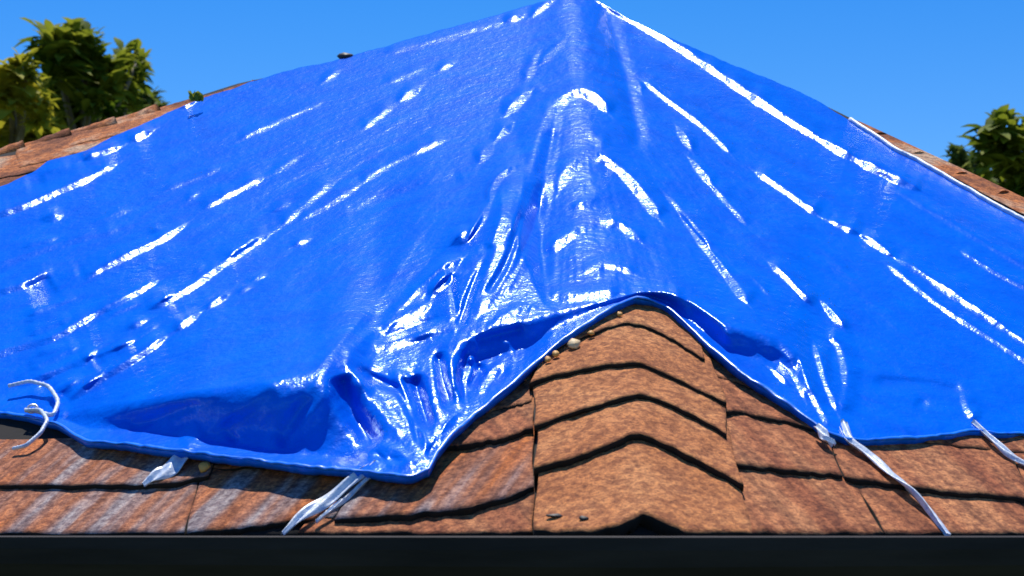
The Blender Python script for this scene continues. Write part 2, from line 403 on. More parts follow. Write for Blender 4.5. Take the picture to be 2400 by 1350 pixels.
# ------------------------------------------------------------------ the blue tarp
TOP = [(-320, 530), (-100, 465), (20, 430), (75, 405), (110, 378), (200, 352), (250, 328), (330, 292), (430, 247), (500, 222), (575, 195), (700, 160), (830, 130), (1060, 63), (1290, 0), (1345, -16), (1400, 0), (1480, 48), (1560, 86), (1730, 156), (1900, 226), (1985, 278), (2090, 346), (2200, 406), (2400, 518), (2700, 690)]
HEM = [(-320, 930), (60, 975), (130, 992), (200, 1030), (330, 1048), (430, 1058), (520, 1068), (700, 1093), (860, 1106), (905, 1112), (960, 1116), (1005, 1100), (1022, 1062), (1060, 1020), (1110, 972), (1180, 918), (1250, 852), (1330, 788), (1400, 742), (1450, 715), (1490, 699), (1530, 703), (1565, 722), (1640, 790), (1700, 840), (1760, 890), (1850, 950), (1930, 1012), (1985, 1030), (2060, 1032), (2150, 1027), (2250, 1013), (2400, 1016), (2700, 1040)]
N, M = 1260, 440
PXc = np.linspace(-320, 2700, N)
top = interp(PXc, TOP)+2.0*fbm(PXc*.02, PXc*0, 5); hem = interp(PXc, HEM)+2.5*fbm(PXc*.018, PXc*0, 6)
V = np.linspace(0, 1, M)
PX = PXc[:, None]+V[None]*0; PY = top[:, None]+(hem-top)[:, None]*V[None]
# crease line K where the sheet turns over, and B where the bottom band starts, with lifts
K = [(-320, 900, .02), (60, 955, .03), (140, 972, .05), (200, 957, .085), (330, 936, .17), (480, 912, .28), (560, 905, .30), (650, 893, .345), (760, 864, .335), (815, 852, .28), (880, 842, .18), (1000, 826, .16), (1060, 806, .18), (1150, 772, .19), (1250, 744, .17), (1340, 722, .13), (1450, 698, .125), (1500, 685, .135), (1560, 684, .17), (1620, 706, .18), (1700, 762, .18), (1760, 776, .17), (1820, 790, .15), (1870, 825, .12), (1900, 900, .08), (1940, 980, .06), (2000, 1000, .045), (2700, 1000, .03)]
Bn = [(-320, 915, .02), (60, 965, .03), (140, 980, .045), (210, 1006, .045), (330, 1012, .045), (440, 1026, .06), (540, 1042, .055), (700, 1064, .055), (830, 1074, .06), (875, 1055, .11), (960, 1050, .11), (1010, 1040, .10), (1060, 960, .10), (1090, 850, .075), (1150, 838, .055), (1240, 815, .05), (1300, 770, .095), (1400, 722, .105), (1450, 706, .105), (1490, 692, .11), (1530, 696, .085), (1570, 714, .08), (1640, 772, .07), (1700, 820, .06), (1760, 838, .06), (1830, 856, .06), (1870, 884, .065), (1930, 1000, .05), (1990, 1020, .042), (2700, 1020, .028)]
H_l = [(-320, 0, .02), (60, 0, .03), (200, 0, .075), (330, 0, .095), (440, 0, .105), (860, 0, .10), (960, 0, .10), (1020, 0, .085), (1100, 0, .07), (1250, 0, .075), (1330, 0, .10), (1400, 0, .11), (1490, 0, .11), (1600, 0, .09), (1760, 0, .07), (1930, 0, .05), (2000, 0, .04), (2700, 0, .03)]
def sm(t): t = np.clip(t, 0, 1); return t*t*(3-2*t)
ky, kl = interp(PXc, K, 1), interp(PXc, K, 2); by, bl = interp(PXc, Bn, 1), interp(PXc, Bn, 2); hl = interp(PXc, H_l, 2)
by = np.maximum(by, ky+6); by = np.minimum(by, hem-2); ky = np.minimum(ky, by-4)
T_l = .035+.035*np.exp(-((PXc-1345)/60)**2)
yy = PY
ker = np.hanning(33); ker /= ker.sum()
def smline(a): return np.convolve(np.pad(a, 16, 'edge'), ker, 'valid')
kl, bl, hl = smline(kl), smline(bl), smline(hl)
far = smline(np.interp(PXc, [-320, 740, 900, 1000, 1190, 1280, 1420, 1700, 1900, 2700], [430, 430, 480, 560, 520, 230, 210, 260, 430, 430]))[:, None]
rl = smline(np.interp(PXc, [-320, 740, 900, 1000, 1190, 1280, 1420, 1700, 1900, 2700], [430, 430, 330, 260, 260, 230, 210, 260, 430, 430]))[:, None]
u1 = np.clip((yy-(ky[:, None]-far))/rl, 0, 1)
plat = np.clip((far-rl)/300, 0, 1); lift = T_l[:, None]+(kl-T_l)[:, None]*(u1**1.5*(1-.5*plat)+.5*plat*sm(u1))
u2 = np.clip((yy-ky[:, None])/(by-ky)[:, None], 0, 1)
lift = np.where(yy > ky[:, None], kl[:, None]+(bl-kl)[:, None]*(0.35*u2+.65*sm(u2)), lift)
u3 = np.clip((yy-by[:, None])/np.maximum(hem-by, 2)[:, None], 0, 1)
lift = np.where(yy > by[:, None], bl[:, None]+(hl-bl)[:, None]*u3, lift)
# the hip carries its thick caps under the sheet
hx = np.interp(yy, [-20, 1250], [1345, 1500]); lift = lift+.035*np.exp(-((PX-hx)/95)**2)*np.clip((ky[:, None]-yy)/120+.3, 0, 1)

YB = base_depth(PX, PY, .16); MM = YB/F
# slack cloth bunched up beside the hip, sinking towards the tied corner
axx = np.interp(PY, [180, 430, 600, 780], [1290, 1235, 1160, 1040])
lift = lift+.16*np.interp(PY, [180, 320, 430, 500, 620, 780], [0, .6, 1, .82, .46, 0])*np.exp(-((PX-axx)/(np.interp(PY, [200, 450, 780], [45, 75, 130])*np.where(PX > axx, .62, 1)))**2)
delta = lift.copy()
lift0 = lift.copy()
def surf(x, y):
    i = int(np.clip((x-PXc[0])/(PXc[1]-PXc[0]), 0, N-2)); j = np.clip((y-top[i])/(hem[i]-top[i])*(M-1), 0, M-1.001); k = int(j); f = j-k
    l = lift0[i, k]*(1-f)+lift0[i, k+1]*f
    Y = float(base_depth(x, y, .16))-l
    return np.array([(x-1200)/F*Y, Y, (EYE_Y-y)/F*Y])
SUNV = np.array(SUN)
def fold_slope(x, y, dx, dy):
    """how steep the lower flank of a crease along (dx, dy) lies when it faces half way between sun and street"""
    L = math.hypot(dx, dy); q = np.array([-dy, dx])/L
    e = 6.0; P0 = surf(x, y); A = (surf(x+e, y)-surf(x-e, y))/(2*e); B = (surf(x, y+e)-surf(x, y-e))/(2*e); mm = P0[1]/F
    v = -P0/np.linalg.norm(P0); h = v+SUNV; h /= np.linalg.norm(h); ray = np.array([(x-1200)/F, 1, (EYE_Y-y)/F])
    sl = np.arange(.1, 2.9, .07); best = (9, 1.)
    for t in sl:
        n = np.cross(A+ray*t*mm*q[0], B+ray*t*mm*q[1]); n /= np.linalg.norm(n); n = n if n[1] < 0 else -n
        g = math.acos(min(1, float(n@h)))
        if g < best[0]: best = (g, t)
    return best[1]
def stroke(pts, w, a, taper=40, wup=1.5, dash=0, seed=0):
    """a fold: ridge (a > 0) or furrow (a < 0) along a line, steeper on its lower flank"""
    global delta
    if a > 0:
        a = min(a, 1.0); p = np.array(pts, float)
        ln_ = np.hypot(*np.diff(p, axis=0).T).sum()
        if ln_ < 75: wup = wup*.45; p = np.array([p[0]-(p[-1]-p[0])*.15, *p[1:-1], p[-1]+(p[-1]-p[0])*.15])
    else: p = np.array(pts, float)
    x0, x1 = p[:, 0].min()-5*w, p[:, 0].max()+5*w
    i0, i1 = np.searchsorted(PXc, [x0, x1])
    if i1 <= i0: return
    X = PX[i0:i1]; Y = PY[i0:i1]
    best = np.full(X.shape, 1e9); q = np.zeros(X.shape); s = np.zeros(X.shape); acc = 0
    if len(p) > 2:   # round the corners
        for _ in range(2):
            n = [p[0]]
            for k in range(len(p)-1): n += [p[k]*.75+p[k+1]*.25, p[k]*.25+p[k+1]*.75]
            n.append(p[-1]); p = np.array(n)
    ch = p[-1]-p[0]; sgn = 1. if ch[0] >= 0 else -1.
    fs_ = [max(.45, fold_slope(*p[k], *(sgn*(p[min(k+1, len(p)-1)]-p[max(k-1, 0)])))) if a > 0 else .858 for k in range(len(p))]
    amp = np.ones(X.shape)
    for k in range(len(p)-1):
        d = p[k+1]-p[k]; L = max(np.hypot(*d), 1e-6); d = d/L
        rx = X-p[k, 0]; ry = Y-p[k, 1]; t = np.clip(rx*d[0]+ry*d[1], 0, L)
        ex = rx-t*d[0]; ey = ry-t*d[1]; dist = np.hypot(ex, ey); side = np.where(sgn*(-d[1]*ex+d[0]*ey) >= 0, 1., -1.)
        mk = dist < best; best = np.where(mk, dist, best); q = np.where(mk, dist*side, q); s = np.where(mk, acc+t, s); amp = np.where(mk, fs_[k]+(fs_[k+1]-fs_[k])*t/L, amp); acc += L
    tp = min(taper*.7, acc*.45); e = sm(np.clip(np.minimum(s, acc-s)/tp*.75+.25, 0, 1))
    if dash: e = e*(1+.45*dash*vnoise(s/26+seed*3.1, s*0+seed, seed))
    if a < 0:
        w_ = np.where(q < 0, w*wup, w); delta[i0:i1] += a*w*MM[i0:i1]*e*np.exp(-(q/w_)**2)
    else:       # taut crease: long soft rise, then a flat facet falling away on the lower side
        Wd = 1.5*w*np.maximum(e, .02)*(1+.30*vnoise(s/34+seed*1.7, s*0+seed+.5, seed+3)); q2 = q+Wd*.5; rise = 1.5*w*wup*1.6
        f = np.where(q2 < 0, sm(1+q2/rise), np.clip(1-q2/Wd, 0, 1))
        delta[i0:i1] += amp*a*Wd*MM[i0:i1]*f
# --- left slope folds
G = .95
for pts, w, a in [
 ([(-60, 520), (50, 490), (110, 462), (200, 425), (275, 385)], 10, G), ([(-60, 640), (50, 605), (150, 572), (280, 540)], 9, .55),
 ([(-60, 700), (60, 672), (110, 642), (150, 650), (210, 650), (260, 620), (390, 560), (440, 522)], 10, 1.05), ([(475, 495), (540, 457), (620, 418)], 9, G),
 ([(640, 410), (695, 375)], 8, .6), ([(-60, 850), (60, 812), (130, 795), (200, 750), (300, 700), (372, 658)], 10, 1.05),
 ([(345, 728), (430, 690), (500, 640), (570, 590), (635, 548)], 11, 1.1), ([(660, 533), (720, 482), (785, 428)], 10, 1.0), ([(640, 498), (680, 478)], 9, .9),
 ([(40, 905), (90, 892), (160, 860), (250, 830), (320, 800)], 10, 1.0), ([(160, 940), (250, 882), (330, 835), (395, 788)], 11, 1.1),
 ([(415, 774), (465, 736)], 12, 1.15), ([(485, 724), (532, 692)], 12, 1.15), ([(300, 772), (345, 752)], 10, .9), ([(200, 850), (230, 815), (270, 800)], 9, .9), ([(60, 755), (140, 742)], 9, .9), ([(60, 790), (130, 765), (170, 745)], 9, .95), ([(70, 870), (140, 838), (190, 812)], 9, 1.0), ([(200, 905), (250, 868)], 9, .95), ([(270, 820), (330, 790)], 8, .9), ([(380, 705), (410, 680)], 8, .9), ([(540, 600), (600, 560)], 9, .95), ([(60, 745), (110, 722), (180, 700)], 7, .8), ([(130, 920), (180, 890)], 10, 1.0), ([(455, 640), (480, 622)], 8, .8), ([(90, 835), (150, 815)], 8, .9), ([(250, 745), (330, 712)], 7, .8), ([(330, 790), (370, 762)], 8, .9), ([(60, 580), (130, 560)], 7, .8), ([(560, 690), (590, 672)], 7, .7), ([(110, 950), (160, 915), (200, 885)], 9, .95), ([(380, 450), (450, 425), (520, 395)], 6, .6), ([(560, 330), (680, 275), (760, 240)], 6, .6), ([(900, 200), (1000, 160)], 6, .6),
 ([(845, 432), (900, 397), (960, 365), (1045, 328)], 8, .85), ([(700, 520), (760, 490), (850, 432)], 8, .75), ([(850, 306), (900, 266), (928, 243)], 8, .85), ([(940, 238), (984, 205)], 11, 1.1),
 ([(760, 192), (795, 168)], 9, .9), ([(1028, 168), (1062, 148)], 8, .8), ([(1128, 378), (1155, 340)], 13, 1.25), ([(1165, 328), (1200, 292)], 12, 1.15), ([(1190, 268), (1240, 218)], 14, 1.25), ([(1240, 216), (1275, 218)], 11, 1.1),
 ([(1238, 185), (1262, 128)], 11, .8), ([(1185, 52), (1225, 38)], 10, 1.0), ([(1250, 38), (1292, 4)], 10, 1.0), ([(305, 332), (355, 308)], 13, 1.15), ([(424, 254), (456, 238)], 11, 1.1), ([(205, 372), (275, 348)], 12, .95), ([(105, 405), (200, 395)], 12, .9),
 ([(100, 517), (145, 508)], 13, 1.0), ([(690, 578), (730, 560)], 9, .8), ([(590, 660), (625, 645)], 9, .75), ([(440, 470), (465, 455)], 8, .7), ([(350, 545), (380, 538)], 8, .7), ([(900, 130), (1100, 75), (1180, 55)], 7, .5), ([(230, 520), (300, 495)], 8, .55)]:
    stroke(pts, w, a, dash=.25, seed=int(pts[0][0]) % 97)
for pts, w, a in [([(815, 505), (880, 480), (960, 447), (1085, 418)], 11, -1.5), ([(75, 700), (105, 680), (130, 665)], 22, -1.1), ([(175, 640), (220, 625)], 16, -.8), ([(60, 440), (110, 425)], 18, -1.0), ([(150, 385), (200, 368)], 14, -.8),
                  ([(220, 860), (250, 845)], 12, -.8), ([(90, 900), (130, 920)], 16, -.9)]:
    stroke(pts, w, a, taper=25)
# --- gathered bundle left of the hip
for pts, w, a in [
 ([(1078, 745), (1110, 660), (1160, 575), (1186, 500), (1178, 445)], 11, 1.5), ([(1118, 745), (1160, 692), (1205, 635), (1240, 520), (1262, 440), (1288, 402)], 13, 1.5), ([(1150, 480), (1160, 425), (1212, 385), (1220, 460)], 11, 1.1),
 ([(1180, 700), (1225, 640), (1250, 560)], 9, 1.1), ([(1055, 578), (1105, 548), (1130, 500)], 15, 1.3), ([(812, 852), (870, 800), (940, 738), (1020, 655), (1085, 605)], 18, 1.35), ([(865, 828), (950, 803), (1050, 765)], 14, 1.3), ([(895, 785), (960, 745), (1010, 715)], 14, 1.2),
 ([(1040, 640), (1065, 690)], 11, 1.0), ([(1150, 770), (1200, 740), (1240, 715)], 12, 1.0), ([(1245, 735), (1262, 715)], 13, 1.2),
 ([(1100, 560), (1130, 520), (1150, 470)], 10, 1.0), ([(1010, 700), (1050, 650), (1085, 640)], 12, 1.0), ([(1200, 560), (1222, 500), (1232, 440)], 9, 1.0), ([(1130, 700), (1180, 620), (1208, 560)], 9, 1.0), ([(960, 800), (1030, 780), (1090, 770)], 9, 1.0),
 # lower bundle
 ([(815, 868), (845, 940), (890, 992), (940, 1035)], 22, 1.5), ([(905, 870), (960, 900), (1000, 960), (1012, 1030)], 12, 1.2), ([(1050, 840), (1062, 900), (1082, 965)], 13, 1.3), ([(1062, 815), (1095, 835), (1100, 900)], 13, 1.3),
 ([(1175, 800), (1198, 838)], 14, 1.4), ([(1120, 930), (1150, 880), (1180, 850)], 10, 1.0), ([(1040, 1010), (1090, 960)], 10, .9), ([(860, 1050), (915, 1052), (960, 1085)], 10, 1.4), ([(900, 1090), (945, 1100), (990, 1075)], 11, 1.3), ([(980, 1000), (995, 1060)], 11, 1.2)]:
    stroke(pts, w, a, taper=45, wup=.55, dash=.1, seed=int(pts[0][1]) % 89)
for pts, w, a in [([(1150, 570), (1105, 670), (1075, 770)], 11, -2.2), ([(1222, 500), (1195, 600), (1145, 690)], 9, -2.0), ([(1052, 620), (1062, 680), (1070, 740)], 8, -1.8), ([(1270, 470), (1240, 560), (1225, 600)], 9, -1.5), ([(900, 800), (960, 770), (1030, 745)], 9, -1.6), ([(795, 880), (820, 960), (880, 1045)], 24, -2.6), ([(968, 880), (985, 935), (1008, 1005)], 15, -4.2), ([(1028, 825), (1036, 890), (1056, 955)], 12, -3.6), ([(925, 900), (960, 960), (985, 1040)], 9, -2.2), ([(1100, 910), (1118, 880), (1128, 850)], 11, -2.4), ([(1160, 900), (1190, 860)], 9, -1.8), ([(1075, 880), (1090, 945)], 9, -2.8), ([(945, 880), (965, 940), (990, 1010)], 8, -2.6), ([(1110, 800), (1150, 790), (1230, 770)], 14, -2.0), ([(1000, 1070), (1020, 1040)], 9, -2.0), ([(880, 1060), (905, 1085)], 7, -2.4),
                  ([(835, 868), (885, 892), (935, 915)], 12, -2.4), ([(1120, 850), (1135, 890)], 10, -1.2), ([(900, 1070), (940, 1085)], 8, -1.3), ([(1225, 560), (1240, 480)], 8, -1.0)]:
    stroke(pts, w, a, taper=25, wup=1.0)
# ridge dividing the shaded pockets of the left drape
stroke([(430, 1062), (520, 1000), (590, 955), (655, 900)], 16, 1.8, wup=1.3); stroke([(640, 1070), (740, 990), (790, 890)], 16, .9, wup=1.3)
stroke([(540, 1040), (560, 1020)], 14, -1.0)
stroke([(660, 1050), (690, 985), (730, 930)], 13, -1.6); stroke([(300, 1010), (400, 970), (470, 945)], 12, -1.2); stroke([(260, 985), (380, 950), (520, 935)], 10, .8)
# --- arcs over the hip
for pts, w, a in [([(1282, 280), (1318, 237), (1362, 213), (1402, 235), (1428, 268)], 13, 1.15), ([(1310, 450), (1326, 412), (1352, 384), (1402, 368), (1442, 390), (1492, 442), (1545, 515)], 13, 1.2), ([(1275, 605), (1330, 557), (1400, 522), (1452, 526), (1505, 570)], 11, .95),
                  ([(1285, 695), (1350, 700), (1455, 686)], 11, .95), ([(1368, 642), (1420, 618), (1492, 645)], 10, .8), ([(1350, 488), (1410, 468)], 11, .8), ([(1362, 290), (1395, 335), (1430, 350)], 11, .7), ([(1270, 150), (1320, 100)], 9, .6)]:
    stroke(pts, w*1.15, a, wup=.9, dash=.1, seed=int(pts[0][1]) % 83)
# --- right slope folds
for pts, w, a in [
 ([(1385, -12), (1480, 48), (1600, 118), (1730, 208), (1900, 318), (2010, 380), (2160, 450)], 12, 1.15), ([(1500, 185), (1560, 235), (1640, 290), (1715, 365)], 8, .95), ([(1590, 305), (1618, 350)], 12, 1.2), ([(1622, 380), (1665, 432)], 12, 1.2), ([(1662, 432), (1752, 532)], 9, .9),
 ([(1768, 402), (1840, 450), (1920, 508)], 11, 1.15), ([(1942, 518), (2015, 552)], 11, 1.1), ([(2025, 556), (2085, 598)], 14, 1.2), ([(2102, 608), (2200, 672), (2300, 738), (2450, 840)], 12, 1.15), ([(1592, 498), (1650, 580), (1700, 642), (1755, 715)], 13, 1.2),
 ([(1555, 452), (1640, 550), (1720, 620), (1800, 690)], 9, .75), ([(2080, 622), (2200, 720), (2320, 795), (2450, 880)], 9, .9), ([(1798, 612), (1860, 670), (1905, 718)], 9, .95), ([(1928, 712), (1975, 770)], 11, 1.1), ([(2100, 450), (2250, 540), (2420, 640)], 8, .55), ([(2250, 590), (2330, 642), (2450, 700)], 8, .75),
 ([(1905, 800), (1925, 880), (1962, 968)], 10, 1.1), ([(1930, 795), (1962, 800), (1982, 880), (1968, 968)], 11, 1.3), ([(1775, 818), (1830, 828), (1868, 890), (1885, 935)], 12, 1.3), ([(1800, 860), (1850, 905)], 9, .9), ([(1690, 775), (1715, 815)], 10, 1.1),
 ([(1570, 662), (1582, 702)], 12, 1.3), ([(2252, 918), (2265, 970), (2295, 988)], 10, 1.1), ([(1490, 190), (1500, 215)], 9, .7)]:
    stroke(pts, w, a, dash=.2, seed=int(pts[0][0]) % 79)
for pts, w, a in [([(1415, 20), (1435, 80), (1452, 140), (1475, 230), (1500, 355)], 17, -1.7), ([(1300, 300), (1262, 420), (1262, 560), (1275, 660)], 16, -1.3), ([(2045, 895), (2150, 900), (2260, 918)], 12, -1.6), ([(2140, 948), (2180, 950)], 12, -1.4), ([(1590, 700), (1650, 745), (1700, 790)], 14, -1.0), ([(1945, 820), (1955, 920)], 9, -1.0)]:
    stroke(pts, w, a, wup=1.2)
# fan of faint tension wrinkles from the apex, plus mottled puckering along the hip
ang = np.arctan2(PY-60, PX-1345); rad = np.hypot(PX-1345, PY-60)
fan = fbm(ang*26+40, rad*.0035+9, 21, 3); fan2 = vnoise(ang*75+90, rad*.006, 33)
fade = np.clip(rad/260, 0, 1)
delta += MM*fade*(3.0*fan*np.clip(rad/700, .3, 1)+.8*fan2*np.clip(rad/900, .2, 1))
hipm = np.exp(-((PX-np.interp(PY, [-20, 1250], [1350, 1500]))/75)**2)
delta += MM*(hipm*2.6*fbm(PX*.05, PY*.045, 51, 2)+.7*fbm(PX*.03, PY*.03, 57, 3))
delta += MM*np.clip((PY-ky[:, None])/30, 0, 1)*1.4*fbm(PX*.03, PY*.03, 61, 2)
# smooth lightly along both directions
for _ in range(2):
    d = delta.copy(); d[1:-1] = (delta[:-2]+2*delta[1:-1]+delta[2:])/4; delta = d
    d = delta.copy(); d[:, 1:-1] = (delta[:, :-2]+2*delta[:, 1:-1]+delta[:, 2:])/4; delta = d
YY = YB-delta
sheet = np.stack([(PX-1200)/F*YY, YY, (EYE_Y-PY)/F*YY], -1)
# turn the sheet over the ridge and tuck its lower edge under
wrap = []
for dy, dz in ((.45, -.20), (.25, -.09), (.12, -.03), (.05, -.004)):
    wr = sheet[:, 0].copy(); onr = ((PXc > 560) & (PXc < 1990)).astype(float)
    wr[:, 1] += dy*(.12+.88*onr); wr[:, 2] += dz*(.12+.88*onr)-.004*(1-onr); wrap.append(wr)
tuck = []
for dy, dz in ((.008, -.010), (.022, -.014), (.05, -.012)):
    t = sheet[:, -1].copy(); t[:, 1] += dy; t[:, 2] += dz; tuck.append(t)
full = np.concatenate([np.stack(wrap, 1), sheet, np.stack(tuck, 1)], 1)
tarp = tag(empty('tarpaulin', (0.2, 5.0, 1.0)), 'large shiny blue plastic tarpaulin stretched over the hip of the roof', 'tarpaulin')
def tlink(name, me, m):
    o = link(name, me, m, tarp); o.location = (-.2, -5.0, -1.0); return o
tlink('sheet', grid_mesh('sheet', full), M_tarp)
def tube(path, r, n=8, flat_=1.0, up=None):
    """closed ring sweep; flat_ squashes it to a ribbon"""
    path = [Vector(p) for p in path]; vs = []; fs = []
    for k, p in enumerate(path):
        d = (path[min(k+1, len(path)-1)]-path[max(k-1, 0)]).normalized()
        u = Vector(up) if up else Vector((0, 0, 1)); u = (u-d*u.dot(d)); u = u.normalized() if u.length > 1e-5 else Vector((1, 0, 0)); s = d.cross(u)
        rr = r(k/(len(path)-1)) if callable(r) else r
        for i in range(n): th = 2*math.pi*i/n; vs.append(p+s*rr*math.cos(th)+u*rr*flat_*math.sin(th))
    for k in range(len(path)-1):
        for i in range(n): a = k*n+i; b = k*n+(i+1) % n; fs.append((a, b, b+n, a+n))
    fs += [tuple(range(n))[::-1], tuple(range(len(vs)-n, len(vs)))]
    return vs, fs
st = slice(0, N, 4)
hp = sheet[st, -1]+np.array([0, .0, .0025])
hp[:, 2] += .0022*fbm(np.arange(len(hp))*.31, np.arange(len(hp))*0., 71, 3); hp[:, 1] += .003*fbm(np.arange(len(hp))*.22, np.arange(len(hp))*0., 72, 3)
vs, fs = tube([tuple(p) for p in hp], lambda t: .0052+.0018*math.sin(t*91)*math.sin(t*37), 8, .42, (0, -.45, .9))
tlink('hem', mesh('hem', vs, fs), M_hem)
def eyelet(a, b, lift, r):
    c = Vector(at(a, b, lift, .05).tolist()); ax = Vector((1, 0, 0)); ay = Vector((0, .55, .83)); vs = []; fs = []
    for i in range(20):
        th = 2*math.pi*i/20; d = ax*math.cos(th)+ay*math.sin(th)
        for j in range(8):
            ph = 2*math.pi*j/8; vs.append(c+d*(r+r*.34*math.cos(ph))+ax.cross(ay)*r*.22*math.sin(ph))
    for i in range(20):
        for j in range(8): fs.append((i*8+j, ((i+1) % 20)*8+j, ((i+1) % 20)*8+(j+1) % 8, i*8+(j+1) % 8))
    tlink('eyelet', mesh('eyelet', vs, fs), M_metal)
eyelet(76, 958, .085, .011)
# upper edge hem where the tarp stops short of the ridge (both ends)
for a, b in ((1992, 2700),):
    i0, i1 = np.searchsorted(PXc, [a, b]); vs, fs = tube([tuple(p) for p in sheet[i0:i1:3, 0]+np.array([0, -.004, .002])], .008, 8)
    o = tlink('hem', mesh('hem', vs, fs), M_strap if a > 0 else M_hem)
    if a > 0: o['label'] = 'white bound upper edge of the tarp on the right slope'

# ------------------------------------------------------------------ tie straps
def strap(name, pts, w, label, twist=0.0, sag=0.0):
    """pts: (px, py, lift); flat webbing strip with real thickness"""
    p = np.array(pts, float); d = np.r_[0, np.cumsum(np.hypot(*np.diff(p[:, :2], axis=0).T))]; t = np.linspace(0, d[-1], 48)
    q = np.stack([np.interp(t, d, p[:, i]) for i in range(3)], -1)
    for _ in range(3): q[1:-1] = (q[:-2]+2*q[1:-1]+q[2:])/4
    P = [Vector(at(a, b, l, .07).tolist()) for a, b, l in q]
    vs = []; fs = []; n = len(P)
    for k in range(n):
        dd = (P[min(k+1, n-1)]-P[max(k-1, 0)]).normalized(); nrm = Vector((0, -.6, .8)); s = dd.cross(nrm).normalized(); nn = s.cross(dd)
        s = s*math.cos(twist*k/n)+nn*math.sin(twist*k/n); nn = s.cross(dd).normalized()
        ww = (w[0]+(w[1]-w[0])*k/n+w[2]*math.sin(math.pi*k/n))*P[k].y/F/2
        for j in range(9):
            v = -1+2*j/8; vs.append(P[k]+s*ww*v+nn*(.004*math.cos(v*4+k*.25)))
        for j in range(9):
            v = 1-2*j/8; vs.append(P[k]+s*ww*v+nn*(.004*math.cos(v*4+k*.25)-.0022))
    R = 18
    for k in range(n-1):
        for j in range(R): a = k*R+j; b = k*R+(j+1) % R; fs.append((a, b, b+R, a+R))
    fs += [tuple(range(R)), tuple(range((n-1)*R, n*R))[::-1]]
    o = link(name, mesh(name, vs, fs), M_strap); return tag(o, label, 'strap', 'white straps tying the tarp down')
strap('tie_strap', [(455, 1040, .075), (430, 1066, .075), (395, 1100, .06), (350, 1125, .045), (335, 1135, .04)], (14, 12, 34), 'short pale flared strap under the left drape of the tarp, above the dark course line')
strap('tie_strap', [(880, 1080, .11), (840, 1115, .09), (780, 1160, .06), (700, 1215, .045), (662, 1250, .03)], (14, 10, 26), 'long white strap from the bunched tarp corner down to the gutter, left of hip')
strap('tie_strap', [(900, 1090, .09), (830, 1150, .05), (770, 1200, .04), (740, 1222, .04)], (6, 6, 6), 'thin white cord end close beside the long strap left of the hip')
strap('tie_strap', [(1975, 985, .075), (1990, 1030, .06), (2040, 1068, .045), (2110, 1125, .05), (2140, 1150, .05), (2175, 1195, .03), (2225, 1255, .02)], (22, 14, 18), 'twisted white strap crossing the right slope shingles down to the gutter', twist=1.6)
strap('tie_strap', [(1918, 995, .08), (1935, 1025, .07), (1955, 1042, .055)], (22, 14, 4), 'short white strap stub under the right lower end of the hip opening')
strap('tie_strap', [(2282, 985, .065), (2315, 1020, .05), (2360, 1060, .045), (2420, 1095, .045), (2500, 1130, .04)], (14, 14, 4), 'narrow cream strap at the right end of the tarp hem', twist=.4)
# rope loops at the far left
def rope(pts, r, label):
    p = np.array(pts, float); d = np.r_[0, np.cumsum(np.hypot(*np.diff(p[:, :2], axis=0).T))]; t = np.linspace(0, d[-1], 60)
    q = np.stack([np.interp(t, d, p[:, i]) for i in range(3)], -1)
    for _ in range(5): q[1:-1] = (q[:-2]+2*q[1:-1]+q[2:])/4
    P = [at(a, b, l, .05).tolist() for a, b, l in q]
    vs, fs = tube(P, lambda t: r*(1+.12*math.sin(t*150)), 8, 1, (0, -1, .1))
    return tag(link('rope_loop', mesh('rope_loop', vs, fs), M_strap), label, 'rope', 'rope loops at the tarp corner')
rope([(20, 905, .10), (70, 893, .11), (115, 905, .11), (138, 940, .1), (125, 975, .09), (90, 965, .08), (60, 960, .07)], .0050, 'pale upper rope loop at the far left corner of the tarp')
rope([(60, 962, .09), (95, 960, .1), (112, 985, .1), (95, 1015, .08), (60, 1045, .06), (30, 1052, .05)], .0048, 'pale lower rope loop hanging over the shingles at the far left corner')

# ------------------------------------------------------------------ small things on the roof
for (a, b, s1, s2, m, lab) in [
  (1346, 806, 17, 16, M_pale, 'large pale bit of debris against the tarp edge on the hip'),
  (1303, 829, 11, 10, M_dry, 'small yellow crumb of debris left of the large pale one'),
  (1284, 842, 9, 9, M_dry, 'lowest orange crumb of debris along the tarp edge'),
  (1385, 780, 9, 8, M_dry, 'orange crumb of debris just above the large pale one'),
  (1452, 736, 8, 8, M_dry, 'topmost orange crumb of debris near the tip of the hip opening')]:
    tag(link('debris_crumb', lump('debris_crumb', a, b, .088, s1*.9, s2*.8, m, seed=a, flatn=.6), m), lab, 'debris', 'crumbs of debris along the tarp edge')
tag(link('leaf_litter', lump('leaf_litter', 478, 1094, .05, 15, 12, M_dry, seed=3), M_dry), 'curled tan leaf lying in the shadow below the left drape', 'dry leaf')
tag(link('roof_knob', lump('roof_knob', 812, 133, .02, 20, 11, M_black, seed=9, soft=.16, flatn=1), M_black), 'small black knob sticking up on the left ridge of the tarp', 'ridge fitting')

